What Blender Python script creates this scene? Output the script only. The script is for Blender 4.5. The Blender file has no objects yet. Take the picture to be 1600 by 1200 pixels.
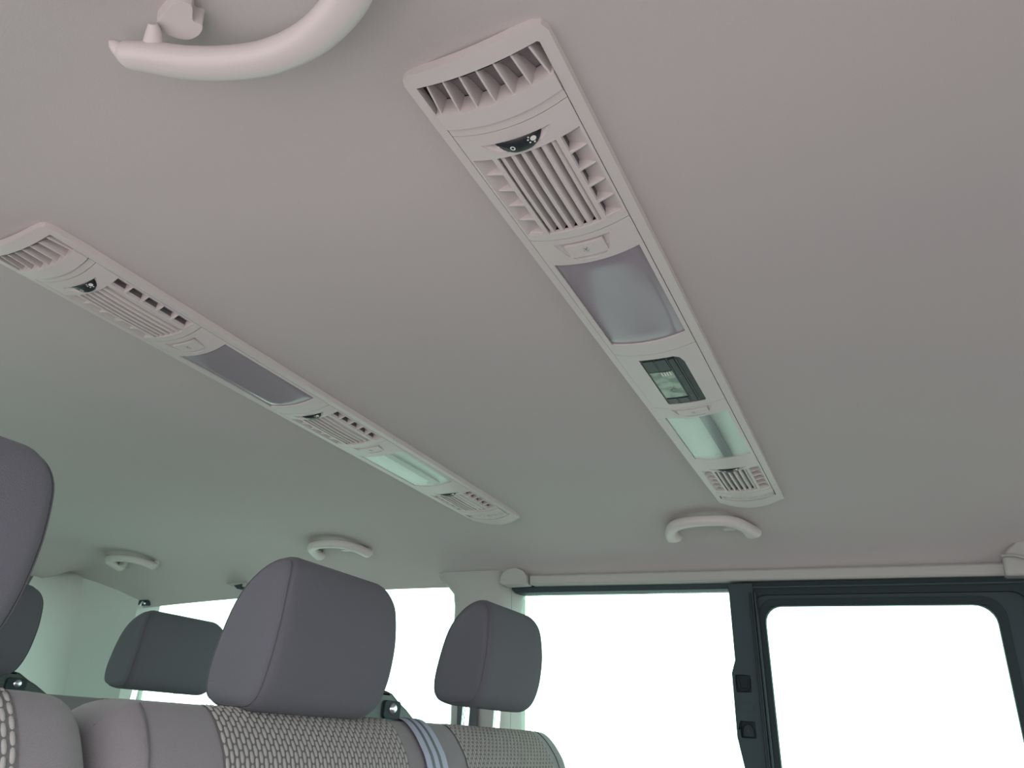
import bpy, bmesh, math, random
from mathutils import Vector, Matrix
from mathutils.geometry import tessellate_polygon
random.seed(7)
S = bpy.context.scene
C = S.collection

# ------------------------------------------------------------------ camera, world, exposure
cam_d = bpy.data.cameras.new('camera'); cam = bpy.data.objects.new('camera', cam_d); C.objects.link(cam)
cam_d.sensor_width = 36.0; cam_d.lens = 1092.0/1600.0*36.0; cam_d.clip_start = 0.01; cam_d.clip_end = 200
cam.matrix_world = Matrix(((0.88907319, 0.14691784, 0.43354816, 0), (0.45260957, -0.42387245, -0.78452325, 0),
                           (0.06850866, 0.89372663, -0.44335005, 0), (0, 0, 0, 1)))
S.camera = cam
S.view_settings.view_transform = 'Standard'; S.view_settings.look = 'None'
S.view_settings.gamma = 1.0; S.view_settings.use_curve_mapping = False
S.view_settings.exposure = 0.33
S.cycles.max_bounces = 10; S.cycles.diffuse_bounces = 7; S.cycles.transparent_max_bounces = 12

SKY = 4.4; GROUND = 1.55
w = bpy.data.worlds.new('overcast_sky'); S.world = w; w.use_nodes = True
nt = w.node_tree; nt.nodes.clear()
out = nt.nodes.new('ShaderNodeOutputWorld'); bg = nt.nodes.new('ShaderNodeBackground')
tc = nt.nodes.new('ShaderNodeTexCoord'); sp = nt.nodes.new('ShaderNodeSeparateXYZ')
mr = nt.nodes.new('ShaderNodeMapRange'); mr.inputs[1].default_value = -0.16; mr.inputs[2].default_value = -0.04
mx = nt.nodes.new('ShaderNodeMix'); mx.data_type = 'RGBA'
mx.inputs[6].default_value = (GROUND*1.0, GROUND*0.90, GROUND*0.925, 1); mx.inputs[7].default_value = (SKY*0.985, SKY, SKY*1.02, 1)
nt.links.new(tc.outputs['Generated'], sp.inputs[0]); nt.links.new(sp.outputs[2], mr.inputs[0])
nt.links.new(mr.outputs[0], mx.inputs[0]); nt.links.new(mx.outputs[2], bg.inputs[0]); nt.links.new(bg.outputs[0], out.inputs[0])
bg.inputs[1].default_value = 1.0

# ------------------------------------------------------------------ materials
def mat(name, col, rough=0.6, bump=0.0, scale=400.0, var=0.0, metal=0.0, spec=0.5, sheen=0.0, weave=False):
    m = bpy.data.materials.new(name); m.use_nodes = True
    n = m.node_tree; b = n.nodes['Principled BSDF']
    b.inputs['Roughness'].default_value = rough; b.inputs['Metallic'].default_value = metal
    b.inputs['Specular IOR Level'].default_value = spec; b.inputs['Sheen Weight'].default_value = sheen
    t = n.nodes.new('ShaderNodeTexCoord'); no = n.nodes.new('ShaderNodeTexNoise')
    no.inputs['Scale'].default_value = scale; no.inputs['Detail'].default_value = 3
    n.links.new(t.outputs['Object'], no.inputs['Vector'])
    r = n.nodes.new('ShaderNodeMapRange'); r.inputs[3].default_value = 1-var; r.inputs[4].default_value = 1+var
    n.links.new(no.outputs[0], r.inputs[0])
    v = n.nodes.new('ShaderNodeVectorMath'); v.operation = 'SCALE'; v.inputs[0].default_value = col[:3]
    n.links.new(r.outputs[0], v.inputs['Scale']); n.links.new(v.outputs[0], b.inputs['Base Color'])
    if bump:
        bp = n.nodes.new('ShaderNodeBump'); bp.inputs['Strength'].default_value = bump; bp.inputs['Distance'].default_value = 0.0006
        src = no.outputs[0]
        if weave:
            wv = n.nodes.new('ShaderNodeTexVoronoi'); wv.inputs['Scale'].default_value = scale*1.6
            n.links.new(t.outputs['Object'], wv.inputs['Vector']); src = wv.outputs['Distance']
        n.links.new(src, bp.inputs['Height']); n.links.new(bp.outputs[0], b.inputs['Normal'])
    return m
def glassmat(name, tint, gloss=0.06, rough=0.0, veil=None):
    m = bpy.data.materials.new(name); m.use_nodes = True; n = m.node_tree; n.nodes.clear()
    o = n.nodes.new('ShaderNodeOutputMaterial'); tr = n.nodes.new('ShaderNodeBsdfTransparent'); tr.inputs[0].default_value = (*tint, 1)
    gl = n.nodes.new('ShaderNodeBsdfGlossy'); gl.inputs['Roughness'].default_value = rough
    fr = n.nodes.new('ShaderNodeFresnel'); ge = n.nodes.new('ShaderNodeNewGeometry'); io = n.nodes.new('ShaderNodeMapRange'); io.inputs[3].default_value = 1.45; io.inputs[4].default_value = 1/1.45
    n.links.new(ge.outputs['Backfacing'], io.inputs[0]); n.links.new(io.outputs[0], fr.inputs[0])
    mi = n.nodes.new('ShaderNodeMixShader'); n.links.new(fr.outputs[0], mi.inputs[0])
    last = tr.outputs[0]
    if veil:
        df = n.nodes.new('ShaderNodeBsdfDiffuse'); df.inputs[0].default_value = (*veil[1], 1)
        m2 = n.nodes.new('ShaderNodeMixShader'); m2.inputs[0].default_value = veil[0]
        n.links.new(last, m2.inputs[1]); n.links.new(df.outputs[0], m2.inputs[2]); last = m2.outputs[0]
    n.links.new(last, mi.inputs[1]); n.links.new(gl.outputs[0], mi.inputs[2]); n.links.new(mi.outputs[0], o.inputs[0])
    return m
M = {}
M['liner'] = mat('headliner_fabric', (.505, .466, .462), .95, .25, 900, .03, spec=.1)
M['plastic'] = mat('console_plastic', (.60, .555, .54), .42, .06, 1500, .01, spec=.4)
M['trim_lit'] = mat('pillar_trim_plastic_lit', (.62, .62, .60), .6, .1, 1200, .015, spec=.3)  # pillar trim plastic with the window light at the rear put into its colour
M['trim'] = mat('pillar_trim_plastic', (.40, .385, .37), .6, .1, 1200, .015, spec=.3)
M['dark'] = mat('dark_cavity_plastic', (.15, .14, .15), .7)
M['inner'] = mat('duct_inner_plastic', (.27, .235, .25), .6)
M['gap'] = mat('dark_mark_plastic', (.05, .045, .045), .8)  # even dark tone, used for the latch mark
M['black'] = mat('black_gloss_plastic', (.022, .026, .03), .38, spec=.25)
M['frame'] = mat('door_frame_rubber', (.026, .037, .041), .7, .1, 300, .1, spec=.15)
M['frame2'] = mat('door_frame_paint', (.036, .052, .058), .6, .05, 300, .08, spec=.2)
M['fabric'] = mat('seat_fabric_grey', (.165, .150, .158), .95, .5, 700, .06, spec=.1, sheen=.15, weave=True)
M['fabricd'] = mat('headrest_fabric', (.096, .092, .107), .95, .5, 700, .05, spec=.1, sheen=.05, weave=True)
M['seam'] = mat('seam_thread', (.07, .066, .075), .9)
M['panel'] = mat('woven_panel_ground', (.115, .108, .11), .95, .4, 800, .1, spec=.1)
M['cell'] = mat('woven_panel_cells', (.26, .245, .235), .9, .3, 1200, .1, spec=.15)
M['belt'] = mat('belt_webbing', (.27, .28, .36), .7, .3, 1500, .05)
M['beltd'] = mat('belt_stripe', (.075, .08, .095), .7, .3, 1500, .05)
M['guide'] = mat('belt_guide_plastic', (.014, .018, .018), .45, .1, 600, .1)
M['chrome'] = mat('chrome_steel', (.85, .87, .88), .12, metal=1)
M['bolt'] = mat('bolt_steel', (.62, .63, .65), .28, metal=1)
M['icon'] = mat('white_print', (.78, .77, .74), .5)
M['iconl'] = mat('grey_print', (.16, .16, .16), .5)
M['dim'] = mat('dim_grey_print', (.11, .15, .16), .4)
M['lampm'] = mat('frosted_lamp_lens', (.30, .265, .30), .16, var=.02, scale=30, spec=.6)
M['reflect'] = mat('lamp_reflector', (.60, .66, .62), .35, .8, 260, .10, metal=.15)
M['strip'] = mat('lamp_centre_strip', (.25, .25, .28), .35)
M['lens'] = glassmat('clear_lamp_lens', (.93, .98, .96), rough=.18, veil=(.15, (.6, .66, .63)))
M['glass'] = glassmat('tinted_window_glass', (.74, .92, .84))
M['glassc'] = glassmat('clear_window_glass', (.92, .96, .945))
M['floor'] = mat('rubber_floor', (.14, .135, .13), .8, .3, 60, .15)
M['shell'] = mat('painted_shell', (.25, .26, .27), .4)
def lcd():
    m = bpy.data.materials.new('lcd_screen'); m.use_nodes = True; n = m.node_tree; b = n.nodes['Principled BSDF']
    b.inputs['Roughness'].default_value = .12
    t = n.nodes.new('ShaderNodeTexCoord'); no = n.nodes.new('ShaderNodeTexNoise'); no.inputs['Scale'].default_value = 62; no.inputs['Detail'].default_value = 2
    n.links.new(t.outputs['Object'], no.inputs['Vector'])
    cr = n.nodes.new('ShaderNodeValToRGB'); cr.color_ramp.elements[0].position = .38; cr.color_ramp.elements[0].color = (.035, .075, .05, 1)
    cr.color_ramp.elements[1].position = .5; cr.color_ramp.elements[1].color = (.17, .24, .15, 1)
    e = cr.color_ramp.elements.new(.68); e.color = (.24, .33, .23, 1)
    n.links.new(no.outputs[0], cr.inputs[0]); n.links.new(cr.outputs[0], b.inputs['Base Color'])
    return m
M['lcd'] = lcd()

# ------------------------------------------------------------------ object helpers
def wloc(p):
    v = Vector((0, 0, 0))
    while p: v += p.location; p = p.parent
    return v
def obj(name, bm, m, parent=None, smooth=40, bevel=0, seg=2, sub=0, kind=None):
    me = bpy.data.meshes.new(name)
    bmesh.ops.recalc_face_normals(bm, faces=bm.faces)
    if parent:
        l = wloc(parent)
        for v in bm.verts: v.co -= l
    bm.to_mesh(me); bm.free()
    for k in (m if isinstance(m, (list, tuple)) else [m]): me.materials.append(M[k])
    o = bpy.data.objects.new(name, me); C.objects.link(o)
    if parent: o.parent = parent
    if smooth:
        for p in me.polygons: p.use_smooth = True
        me.set_sharp_from_angle(angle=math.radians(smooth))
    if bevel:
        b = o.modifiers.new('bevel', 'BEVEL'); b.width = bevel; b.segments = seg; b.limit_method = 'ANGLE'; b.angle_limit = math.radians(35); b.harden_normals = False
    if sub:
        s = o.modifiers.new('sub', 'SUBSURF'); s.levels = sub; s.render_levels = sub
    if kind: o['kind'] = kind
    return o
def thing(name, label, cat, loc, group=None):
    o = bpy.data.objects.new(name, None); C.objects.link(o); o.location = loc; o.empty_display_size = .05
    o['label'] = label; o['category'] = cat
    if group: o['group'] = group
    return o
def tag(o, label, cat, group=None):
    o['label'] = label; o['category'] = cat
    if group: o['group'] = group
    return o
def poly_prism(bm, loops, fn0, fn1, mi=0):
    """loops = outer + holes of 2D points; fn0/fn1 map (a,b) to the two skins."""
    tris = tessellate_polygon([[Vector((a, b, 0)) for a, b in L] for L in loops])
    flat = [p for L in loops for p in L]
    A = [bm.verts.new(fn0(*p)) for p in flat]; B = [bm.verts.new(fn1(*p)) for p in flat]
    for t in tris:
        for V in (A, B):
            try: f = bm.faces.new([V[i] for i in t]); f.material_index = mi
            except ValueError: pass
    k = 0
    for L in loops:
        n = len(L)
        for i in range(n):
            a, b = k+i, k+(i+1) % n
            try: f = bm.faces.new((A[a], A[b], B[b], B[a])); f.material_index = mi
            except ValueError: pass
        k += n
def box(bm, x0, x1, y0, y1, z0, z1, mi=0):
    vs = [bm.verts.new((x, y, z)) for x in (x0, x1) for y in (y0, y1) for z in (z0, z1)]
    for f in ((0, 1, 3, 2), (4, 6, 7, 5), (0, 4, 5, 1), (2, 3, 7, 6), (0, 2, 6, 4), (1, 5, 7, 3)):
        g = bm.faces.new([vs[i] for i in f]); g.material_index = mi
def spline(P, n, closed=False):
    P = [Vector(p) for p in P]; N = len(P); out = []
    segs = N if closed else N-1
    for i in range(segs):
        g = lambda k: P[k % N] if closed else P[max(0, min(N-1, k))]
        a, b, c, d = g(i-1), g(i), g(i+1), g(i+2)
        for j in range(n):
            t = j/n
            out.append(.5*((2*b)+(c-a)*t+(2*a-5*b+4*c-d)*t*t+(3*b-a-3*c+d)*t**3))
    if not closed: out.append(P[-1].copy())
    return out
def sweep(bm, path, rads, up=(0, 0, 1), nseg=14, round_ends=True, power=2.0, mi=0):
    """rads: list of (half width across, half height along up)"""
    up = Vector(up); n = len(path); rings = []
    for i, p in enumerate(path):
        t = (path[min(i+1, n-1)]-path[max(i-1, 0)]).normalized()
        s = t.cross(up)
        s = s.normalized() if s.length > 1e-6 else Vector((1, 0, 0))
        u = s.cross(t).normalized(); rw, rh = rads[i] if isinstance(rads, list) else rads
        ring = []
        for k in range(nseg):
            a = 2*math.pi*k/nseg; ca, sa = math.cos(a), math.sin(a)
            ca = math.copysign(abs(ca)**(2/power), ca); sa = math.copysign(abs(sa)**(2/power), sa)
            ring.append(bm.verts.new(p+s*(rw*ca)+u*(rh*sa)))
        rings.append(ring)
    for a, b in zip(rings, rings[1:]):
        for k in range(nseg):
            f = bm.faces.new((a[k], a[(k+1) % nseg], b[(k+1) % nseg], b[k])); f.material_index = mi
    for r in (rings[0], rings[-1]):
        f = bm.faces.new(r); f.material_index = mi
def capped(path, rw, rh, capn=5, cap=None):
    """radius list with round ends for an evenly sampled path; returns new path & rads"""
    cap = cap or min(rw, rh)
    L = [0]
    for a, b in zip(path, path[1:]): L.append(L[-1]+(b-a).length)
    T = L[-1]
    def at(s):
        s = max(0, min(T, s))
        for i in range(len(L)-1):
            if s <= L[i+1]: return path[i].lerp(path[i+1], (s-L[i])/max(1e-9, L[i+1]-L[i]))
        return path[-1].copy()
    ss = [cap*(1-math.cos(math.pi/2*k/capn)) for k in range(capn)]
    mid = [cap+(T-2*cap)*k/30 for k in range(31)]
    ss = ss+mid+[T-x for x in reversed(ss)]
    P, R = [], []
    for s in ss:
        d = min(s, T-s); f = math.sqrt(max(0.0, 1-(1-min(1, d/cap))**2)); f = max(f, .06)
        P.append(at(s)); R.append((rw*f, rh*f))
    return P, R
def rrect(x0, x1, y0, y1, r, n=6):
    pts = []
    for cx, cy, a0 in ((x1-r, y1-r, 0), (x0+r, y1-r, 90), (x0+r, y0+r, 180), (x1-r, y0+r, 270)):
        for k in range(n+1):
            a = math.radians(a0+90*k/n); pts.append((cx+r*math.cos(a), cy+r*math.sin(a)))
    return pts

# ------------------------------------------------------------------ headliner (ceiling)
PY = [(-.02, .325), (0, .35), (.05, .380), (.10, .397), (.15, .412), (.20, .421), (.30, .428), (1.30, .428), (1.40, .421), (1.45, .412), (1.50, .399), (1.55, .384), (1.58, .368), (1.60, .352), (1.618, .330)]
def sm(t): t = max(0, min(1, t)); return t*t*(3-2*t)
def ceil_z(x, y):
    z = PY[-1][1]
    for (a, b), (c, d) in zip(PY, PY[1:]):
        if y <= c:
            t = max(0, (y-a)/(c-a)); z = b+(d-b)*t; break
    if x < -1:
        z -= .040*((-1-x)/1.2)**2*max(0, min(1, (y-1.45)/.15))**1.5
    z -= .078*sm((-2.28-x)/.22)*sm((1.51-y)/.13)
    return z
CON = [(-.205, 'a'), (-.755, 'b')]      # console centre lines (x)
U0, ULEN = .27, 1.066
def make_ceiling():
    bm = bmesh.new()
    ys_ = 0; xs = set([-2.50+.06*i for i in range(66)]); ys = set([-.02+.03*i for i in range(54)]+[1.60, 1.618, -.02])
    for xc, _ in CON: xs |= {xc-.0525, xc+.0525}
    ys |= {U0+.006, U0+1.068}
    xs = sorted(x for x in xs); ys = sorted(y for y in ys if y <= 1.6181)
    V = {}
    for i, x in enumerate(xs):
        for j, y in enumerate(ys): V[i, j] = bm.verts.new((x, y, ceil_z(x, y)))
    for i in range(len(xs)-1):
        for j in range(len(ys)-1):
            cx, cy = (xs[i]+xs[i+1])/2, (ys[j]+ys[j+1])/2
            if any(abs(cx-xc) < .0525 for xc, _ in CON) and U0+.006 < cy < U0+1.068: continue
            bm.faces.new((V[i, j], V[i+1, j], V[i+1, j+1], V[i, j+1]))
    return obj('ceiling', bm, 'liner', smooth=60, kind='structure')
make_ceiling()
# the steel roof skin above it
bm = bmesh.new(); box(bm, -2.60, 1.46, -.06, 1.66, .50, .51); obj('roof', bm, 'shell', smooth=0, kind='structure')
bm = bmesh.new(); box(bm, -2.60, 1.46, -.16, 1.76, -.97, -.95); obj('floor', bm, 'floor', smooth=0, kind='structure')

# ------------------------------------------------------------------ side walls.  far wall plane leans outwards going down
TI = .13
def FW(x, z, off=0.0): return Vector((x, 1.6+TI*(.36-z)+off, z))
def NW(x, z, off=0.0): return Vector((x, 0.0-TI*(.36-z)-off, z))
def wall_plate(name, loops, off0, off1, m, parent=None, side=FW, bevel=0, kind=None, smooth=40):
    bm = bmesh.new()
    poly_prism(bm, loops, lambda a, b: side(a, b, off0), lambda a, b: side(a, b, off1))
    return obj(name, bm, m, parent, bevel=bevel, smooth=smooth, kind=kind)
Z0 = -.95
win2 = [(-.850, .322), (-.850, -.42), (-.300, -.42), (-.302, -.05), (-.314, .03), (-.315, .13), (-.305, .155), (-.307, .3), (-.313, .313), (-.78, .3135), (-.84, .313)]
win3 = [(-1.005, .36), (-2.33, .352), (-2.34, -.42), (-1.005, -.42)]
doorwin_hole = rrect(-.262, .235, -.55, .3165, .02)
wall_plate('wall_left', [[(-2.56, .50), (-2.56, Z0), (.90, Z0), (1.30, Z0), (1.30, .50)], win2, win3, doorwin_hole,
                         [(.36, -.35), (1.05, -.35), (.75, .29), (.36, .31)]], .015, .06, 'frame2', kind='structure')
for i, (lp, nm, mt) in enumerate(((win2, 'window_1', 'glass'), (win3, 'window_2', 'glass'), ([(.36, -.35), (1.05, -.35), (.75, .29), (.36, .31)], 'window_3', 'glassc'))):
    wall_plate(nm, [lp], .046, .050, mt, kind='structure', smooth=0)

# sliding door: nested stepped frames around its window
d = bpy.data.objects.new('door_1', None); C.objects.link(d); d.location = (-.02, 1.66, -.5); d['kind'] = 'structure'
DW = rrect(-.238, .176, -.45, .2745, .034)     # daylight opening
DW = [(x+(.0 if x > 0 else 0)+(.0), z) for x, z in DW]
wall_plate('door_frame', [rrect(-.275, .245, -.80, .3085, .012), rrect(-.2455, .186, -.46, .284, .036)], .004, .03, 'frame2', d, bevel=.002)
wall_plate('window_seal', [rrect(-.252, .192, -.47, .2885, .038), DW], .000, .016, 'frame', d, bevel=.0025)
wall_plate('outer_frame', [rrect(-.285, .300, -.80, .3215, .01), rrect(-.262, .232, -.75, .296, .03)], -.004, .012, 'frame', d, bevel=.002)
wall_plate('guide_rail', [[(-.30, .3085), (.30, .3085), (.30, .3135), (-.30, .3135)]], -.008, .002, 'frame2', d, bevel=.0012)
wall_plate('door_skin', [[(-.275, -.45), (.245, -.45), (.245, -.93), (-.275, -.93)]], .004, .03, 'frame2', d)
wall_plate('pane', [rrect(-.243, .181, -.455, .280, .034)], .018, .022, 'glass', d, smooth=0)
for k, (x, z) in enumerate(((.171, .19), (.171, .13))): pass
# dark centre post between the windows, with two latch pockets
post = bpy.data.objects.new('trim_1', None); C.objects.link(post); post.location = (-.285, 1.62, 0); post['kind'] = 'structure'
pocket1 = rrect(-.3090, -.2780, .1035, .1370, .003, 3); pocket2 = rrect(-.3080, -.2770, .0190, .0500, .003, 3)
wall_plate('post_cover', [[(-.306, .318), (-.306, .165), (-.315, .14), (-.3155, .02), (-.307, -.03), (-.302, -.06), (-.302, -.80), (-.256, -.80), (-.256, .318)], pocket1, pocket2], -.012, .012, 'frame2', post, bevel=.002)
wall_plate('seal_strip', [[(-.2640, .300), (-.2640, -.7), (-.2595, -.7), (-.2595, .300)]], -.018, -.010, 'frame', post, bevel=.0015)
wall_plate('seal_strip', [[(-.2545, .300), (-.2545, -.7), (-.2500, -.7), (-.2500, .300)]], -.014, -.004, 'frame2', post, bevel=.0015)
for pk, nm in ((pocket1, 'striker_pocket'), (pocket2, 'latch_pocket')):
    wall_plate(nm, [pk], .004, .008, 'frame', post)
bm = bmesh.new(); sweep(bm, [FW(-.305, .130, -.006), FW(-.303, .113, -.006), FW(-.297, .108, -.006), FW(-.286, .109, -.006), FW(-.282, .114, -.006), FW(-.281, .130, -.006)], (.002, .003), up=(0, 1, 0), nseg=8); obj('striker', bm, 'frame', post)
wall_plate('latch', [[(-.3045, .0215), (-.2805, .0215), (-.2815, .034), (-.285, .041), (-.290, .0445), (-.296, .0445), (-.301, .041), (-.3035, .034)]], -.008, .004, 'frame', post, bevel=.002)
bm = bmesh.new(); sweep(bm, [FW(-.292, .038, -.010), FW(-.292, .028, -.010)], (.0012, .001), up=(0, 1, 0), nseg=6); sweep(bm, [FW(-.296, .033, -.010), FW(-.288, .033, -.010)], (.0012, .001), up=(0, 1, 0), nseg=6); obj('latch_mark', bm, 'gap', post)
wall_plate('post_band', [rrect(-.308, -.277, .0680, .0840, .001, 2)], -.0135, -.011, 'frame2', post)

# light grey rail above the sliding door
bm = bmesh.new()
prof = [(-.002, .0), (-.018, -.001), (-.021, .002), (-.021, .018), (-.017, .022), (.006, .023), (.012, .0)]
r0 = []
for x in (-.782, -.4, 0, .199, .25):
    zb = .325 if x < .2 else .325
    zb = .3265-(x+.78)*.0045
    r0.append([bm.verts.new(FW(x, zb+b, a)) for a, b in prof])
for a, b in zip(r0, r0[1:]):
    for k in range(len(prof)): bm.faces.new((a[k], a[(k+1) % len(prof)], b[(k+1) % len(prof)], b[k]))
bm.faces.new(r0[0]); bm.faces.new(r0[-1])
obj('trim_2', bm, 'trim', bevel=.0008, kind='structure')
# rounded cover at the right end of the rail
cv = bpy.data.objects.new('trim_3', None); C.objects.link(cv); cv.location = (.24, 1.58, .35); cv['kind'] = 'structure'
wall_plate('cover', [[(.199, .318), (.36, .316), (.36, .39), (.30, .395), (.245, .386), (.222, .376), (.207, .362), (.200, .348)]], -.034, .004, 'trim', cv, bevel=.004)
bm = bmesh.new(); sweep(bm, spline([FW(.199, .352, -.036), FW(.215, .352, -.040), FW(.235, .345, -.042), (FW(.26, .330, -.042))], 6), (.003, .004), up=(0, 1, 0), nseg=8); obj('ridge', bm, 'trim', cv)

# pillar between the fixed windows
pil = bpy.data.objects.new('trim_4', None); C.objects.link(pil); pil.location = (-.9, 1.6, 0); pil['kind'] = 'structure'
bm = bmesh.new()
zs = [.362, .352, .342, .33, .31, .28, .24, .1, -.1, -.4, -.8]
def pl(z):
    l = -1.010; 
    if z > .26: l -= .055*sm((z-.29)/.072)**1.6
    return l
rows = []
for z in zs:
    L = pl(z); R = -.803
    if z > .35: R = -.822
    elif z > .345: R = -.806
    cols = [(L-.004, .040), (L, .0), (L+.012, -.014), (L+.03, -.019), (-.93, -.022), (-.880, -.021), (-.868, -.018), (-.861, -.010), (-.853, .008), (-.842, .036), (-.834, .062)]
    rows.append([bm.verts.new(FW(x, z, o)) for x, o in cols])
for a, b in zip(rows, rows[1:]):
    for k in range(len(a)-1): bm.faces.new((a[k], a[k+1], b[k+1], b[k]))
obj('pillar_cover', bm, 'trim', pil, smooth=60)
# round cap of the rail end over the pillar
bm = bmesh.new()
cap = [(-.860, .3300), (-.858, .342), (-.850, .354), (-.838, .361), (-.822, .364), (-.806, .362), (-.793, .355), (-.786, .344), (-.786, .324), (-.852, .3225)]
poly_prism(bm, [cap], lambda a, b: FW(a, b, -.035), lambda a, b: FW(a, b, .0))
obj('end_cap', bm, 'trim', pil, bevel=.004, seg=3)

# rear corner pillar: side panel, window return and rear-facing panel
dp = bpy.data.objects.new('trim_5', None); C.objects.link(dp); dp.location = (-2.4, 1.6, 0); dp['kind'] = 'structure'
def grid(bm, rows):
    R = [[bm.verts.new(p) for p in r] for r in rows]
    for a, b in zip(R, R[1:]):
        for k in range(len(a)-1): bm.faces.new((a[k], a[k+1], b[k+1], b[k]))
def lp(a, b, t): return Vector(a).lerp(Vector(b), t)
bm = bmesh.new()
topA, topB = (-2.262, 1.597, .3175), (-2.483, 1.520, .374)
mA, mB = (-2.285, 1.645, .014), (-2.48, 1.58, .006)
bA, bB = (-2.30, 1.72, -.80), (-2.48, 1.68, -.80)
R = []
for k in range(7):
    t = k/6
    a, b = lp(topA, mA, t), lp(topB, mB, t)
    row = [lp(a, b, s) for s in (0, .05, .2, .4, .6, .8, .93, 1)]
    for i, s in enumerate((0, .05, .2, .4, .6, .8, .93, 1)):
        row[i] += Vector((0, .010*math.sin(math.pi*s), 0))*t
        if k == 0: row[i].z += .006*math.sin(math.pi*s)
    R.append(row)
R.append([lp(bA, bB, s) for s in (0, .05, .2, .4, .6, .8, .93, 1)])
R.insert(0, [v+Vector((0, .02, .012)) for v in R[0]]); grid(bm, R); obj('side_panel', bm, 'trim_lit', dp, smooth=60)
bm = bmesh.new()
grid(bm, [[Vector(topA), Vector((-2.252, 1.612, .3145)), Vector((-2.222, 1.655, .309))], [Vector(mA), Vector((-2.275, 1.66, .014)), Vector((-2.245, 1.70, .014))], [Vector(bA), Vector((-2.29, 1.73, -.8)), Vector((-2.26, 1.80, -.8))]])
obj('window_return', bm, 'trim_lit', dp, smooth=60)
bm = bmesh.new()
R = []
for k in range(7):
    t = k/6
    b = lp(topB, mB, t); c = lp((-2.49, 1.36, .350), (-2.49, 1.30, .006), t)
    R.append([lp(b, c, s)+Vector((-.02*math.sin(math.pi*min(1, s*1.0))*.5, 0, 0)) for s in (0, .07, .2, .5, .8, 1)])
R.append([lp(bB, (-2.49, 1.25, -.8), s) for s in (0, .07, .2, .5, .8, 1)])
R.insert(0, [v+Vector((-.02, .02, .03)) for v in R[0]]); grid(bm, R); obj('rear_panel', bm, 'trim_lit', dp, smooth=60)
# dark hinge block of the rear side window
hg = bpy.data.objects.new('window_hinge', None); C.objects.link(hg); hg.location = (-2.225, 1.60, .30)
hg.name = 'hinge'; tag(hg, 'small dark hinge block at the top rear corner of the rear side window', 'hinge')
bm = bmesh.new(); box(bm, -2.253, -2.212, 1.592, 1.612, .292, .309); obj('block', bm, 'frame2', hg, bevel=.003)
bm = bmesh.new(); sweep(bm, [Vector((-2.236, 1.590, .290)), Vector((-2.229, 1.590, .302)), Vector((-2.214, 1.590, .296))], (.003, .003), up=(0, 1, 0), nseg=8); obj('pin', bm, 'bolt', hg)
# liner-coloured header strip over the rear side window
bm = bmesh.new()
grid(bm, [[Vector((x, 1.602, ceil_z(x, 1.602)+.001)) , Vector((x, 1.63, zz+.004)), Vector((x, 1.663, zz))] for x, zz in ((-.99, .350), (-1.05, .351), (-1.29, .3535), (-1.60, .349), (-1.875, .341), (-2.08, .332), (-2.275, .3196), (-2.33, .316))])
obj('trim_6', bm, 'liner', smooth=60, kind='structure')
# little clip at the top edge of that window
cl = bpy.data.objects.new('window_clip', None); C.objects.link(cl); cl.location = (-1.79, 1.59, .345)
tag(cl, 'small pale clip with dark tip at headliner edge above rear window', 'clip')
bm = bmesh.new(); poly_prism(bm, [[(-1.835, .350), (-1.75, .352), (-1.757, .338), (-1.80, .340)]], lambda a, b: Vector((a, 1.57, b)), lambda a, b: Vector((a, 1.60, b))); obj('base', bm, 'trim', cl, bevel=.002)
bm = bmesh.new(); poly_prism(bm, [[(-1.790, .342), (-1.757, .346), (-1.757, .331), (-1.772, .331)]], lambda a, b: Vector((a, 1.566, b)), lambda a, b: Vector((a, 1.60, b))); obj('tip', bm, 'frame2', cl, bevel=.001)

# rear wall with an unseen window, narrowed to dim the corner pillar's side panel, near side wall (sliding door stands open), front bulkhead with windscreen
def yz_plate(name, loops, x0, x1, m, kind=None):
    bm = bmesh.new(); poly_prism(bm, loops, lambda a, b: Vector((x0, a, b)), lambda a, b: Vector((x1, a, b)))
    return obj(name, bm, m, kind=kind, smooth=0)
rw = rrect(.16, .92, -.35, .30, .05)
yz_plate('wall_back', [[(-.16, Z0), (1.76, Z0), (1.62, .50), (-.02, .50)], rw], -2.56, -2.515, 'trim', 'structure')
yz_plate('window_4', [rw], -2.54, -2.536, 'glass', 'structure')
nwin = [(-2.22, .307), (-2.22, -.42), (-1.12, -.42), (-1.12, .335), (-1.8, .33)]
nopen = rrect(-1.02, .24, -.90, .325, .04)
nfr = [(.40, -.35), (1.05, -.35), (.75, .29), (.40, .31)]
wall_plate('wall_right', [[(-2.56, .50), (-2.56, Z0), (1.30, Z0), (1.30, .50)], nwin, nopen, nfr], .0, .05, 'trim', side=NW, kind='structure')
for nm, q, mt in (('window_5', nwin, 'glass'), ('window_6', nfr, 'glassc')): wall_plate(nm, [q], .022, .026, mt, side=NW, kind='structure', smooth=0)
ws = rrect(.08, 1.52, -.25, .30, .06)
yz_plate('wall_front', [[(-.16, Z0), (1.76, Z0), (1.62, .50), (-.02, .50)], ws], 1.30, 1.34, 'frame2', 'structure')
yz_plate('window_7', [ws], 1.318, 1.322, 'glassc', 'structure')

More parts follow.
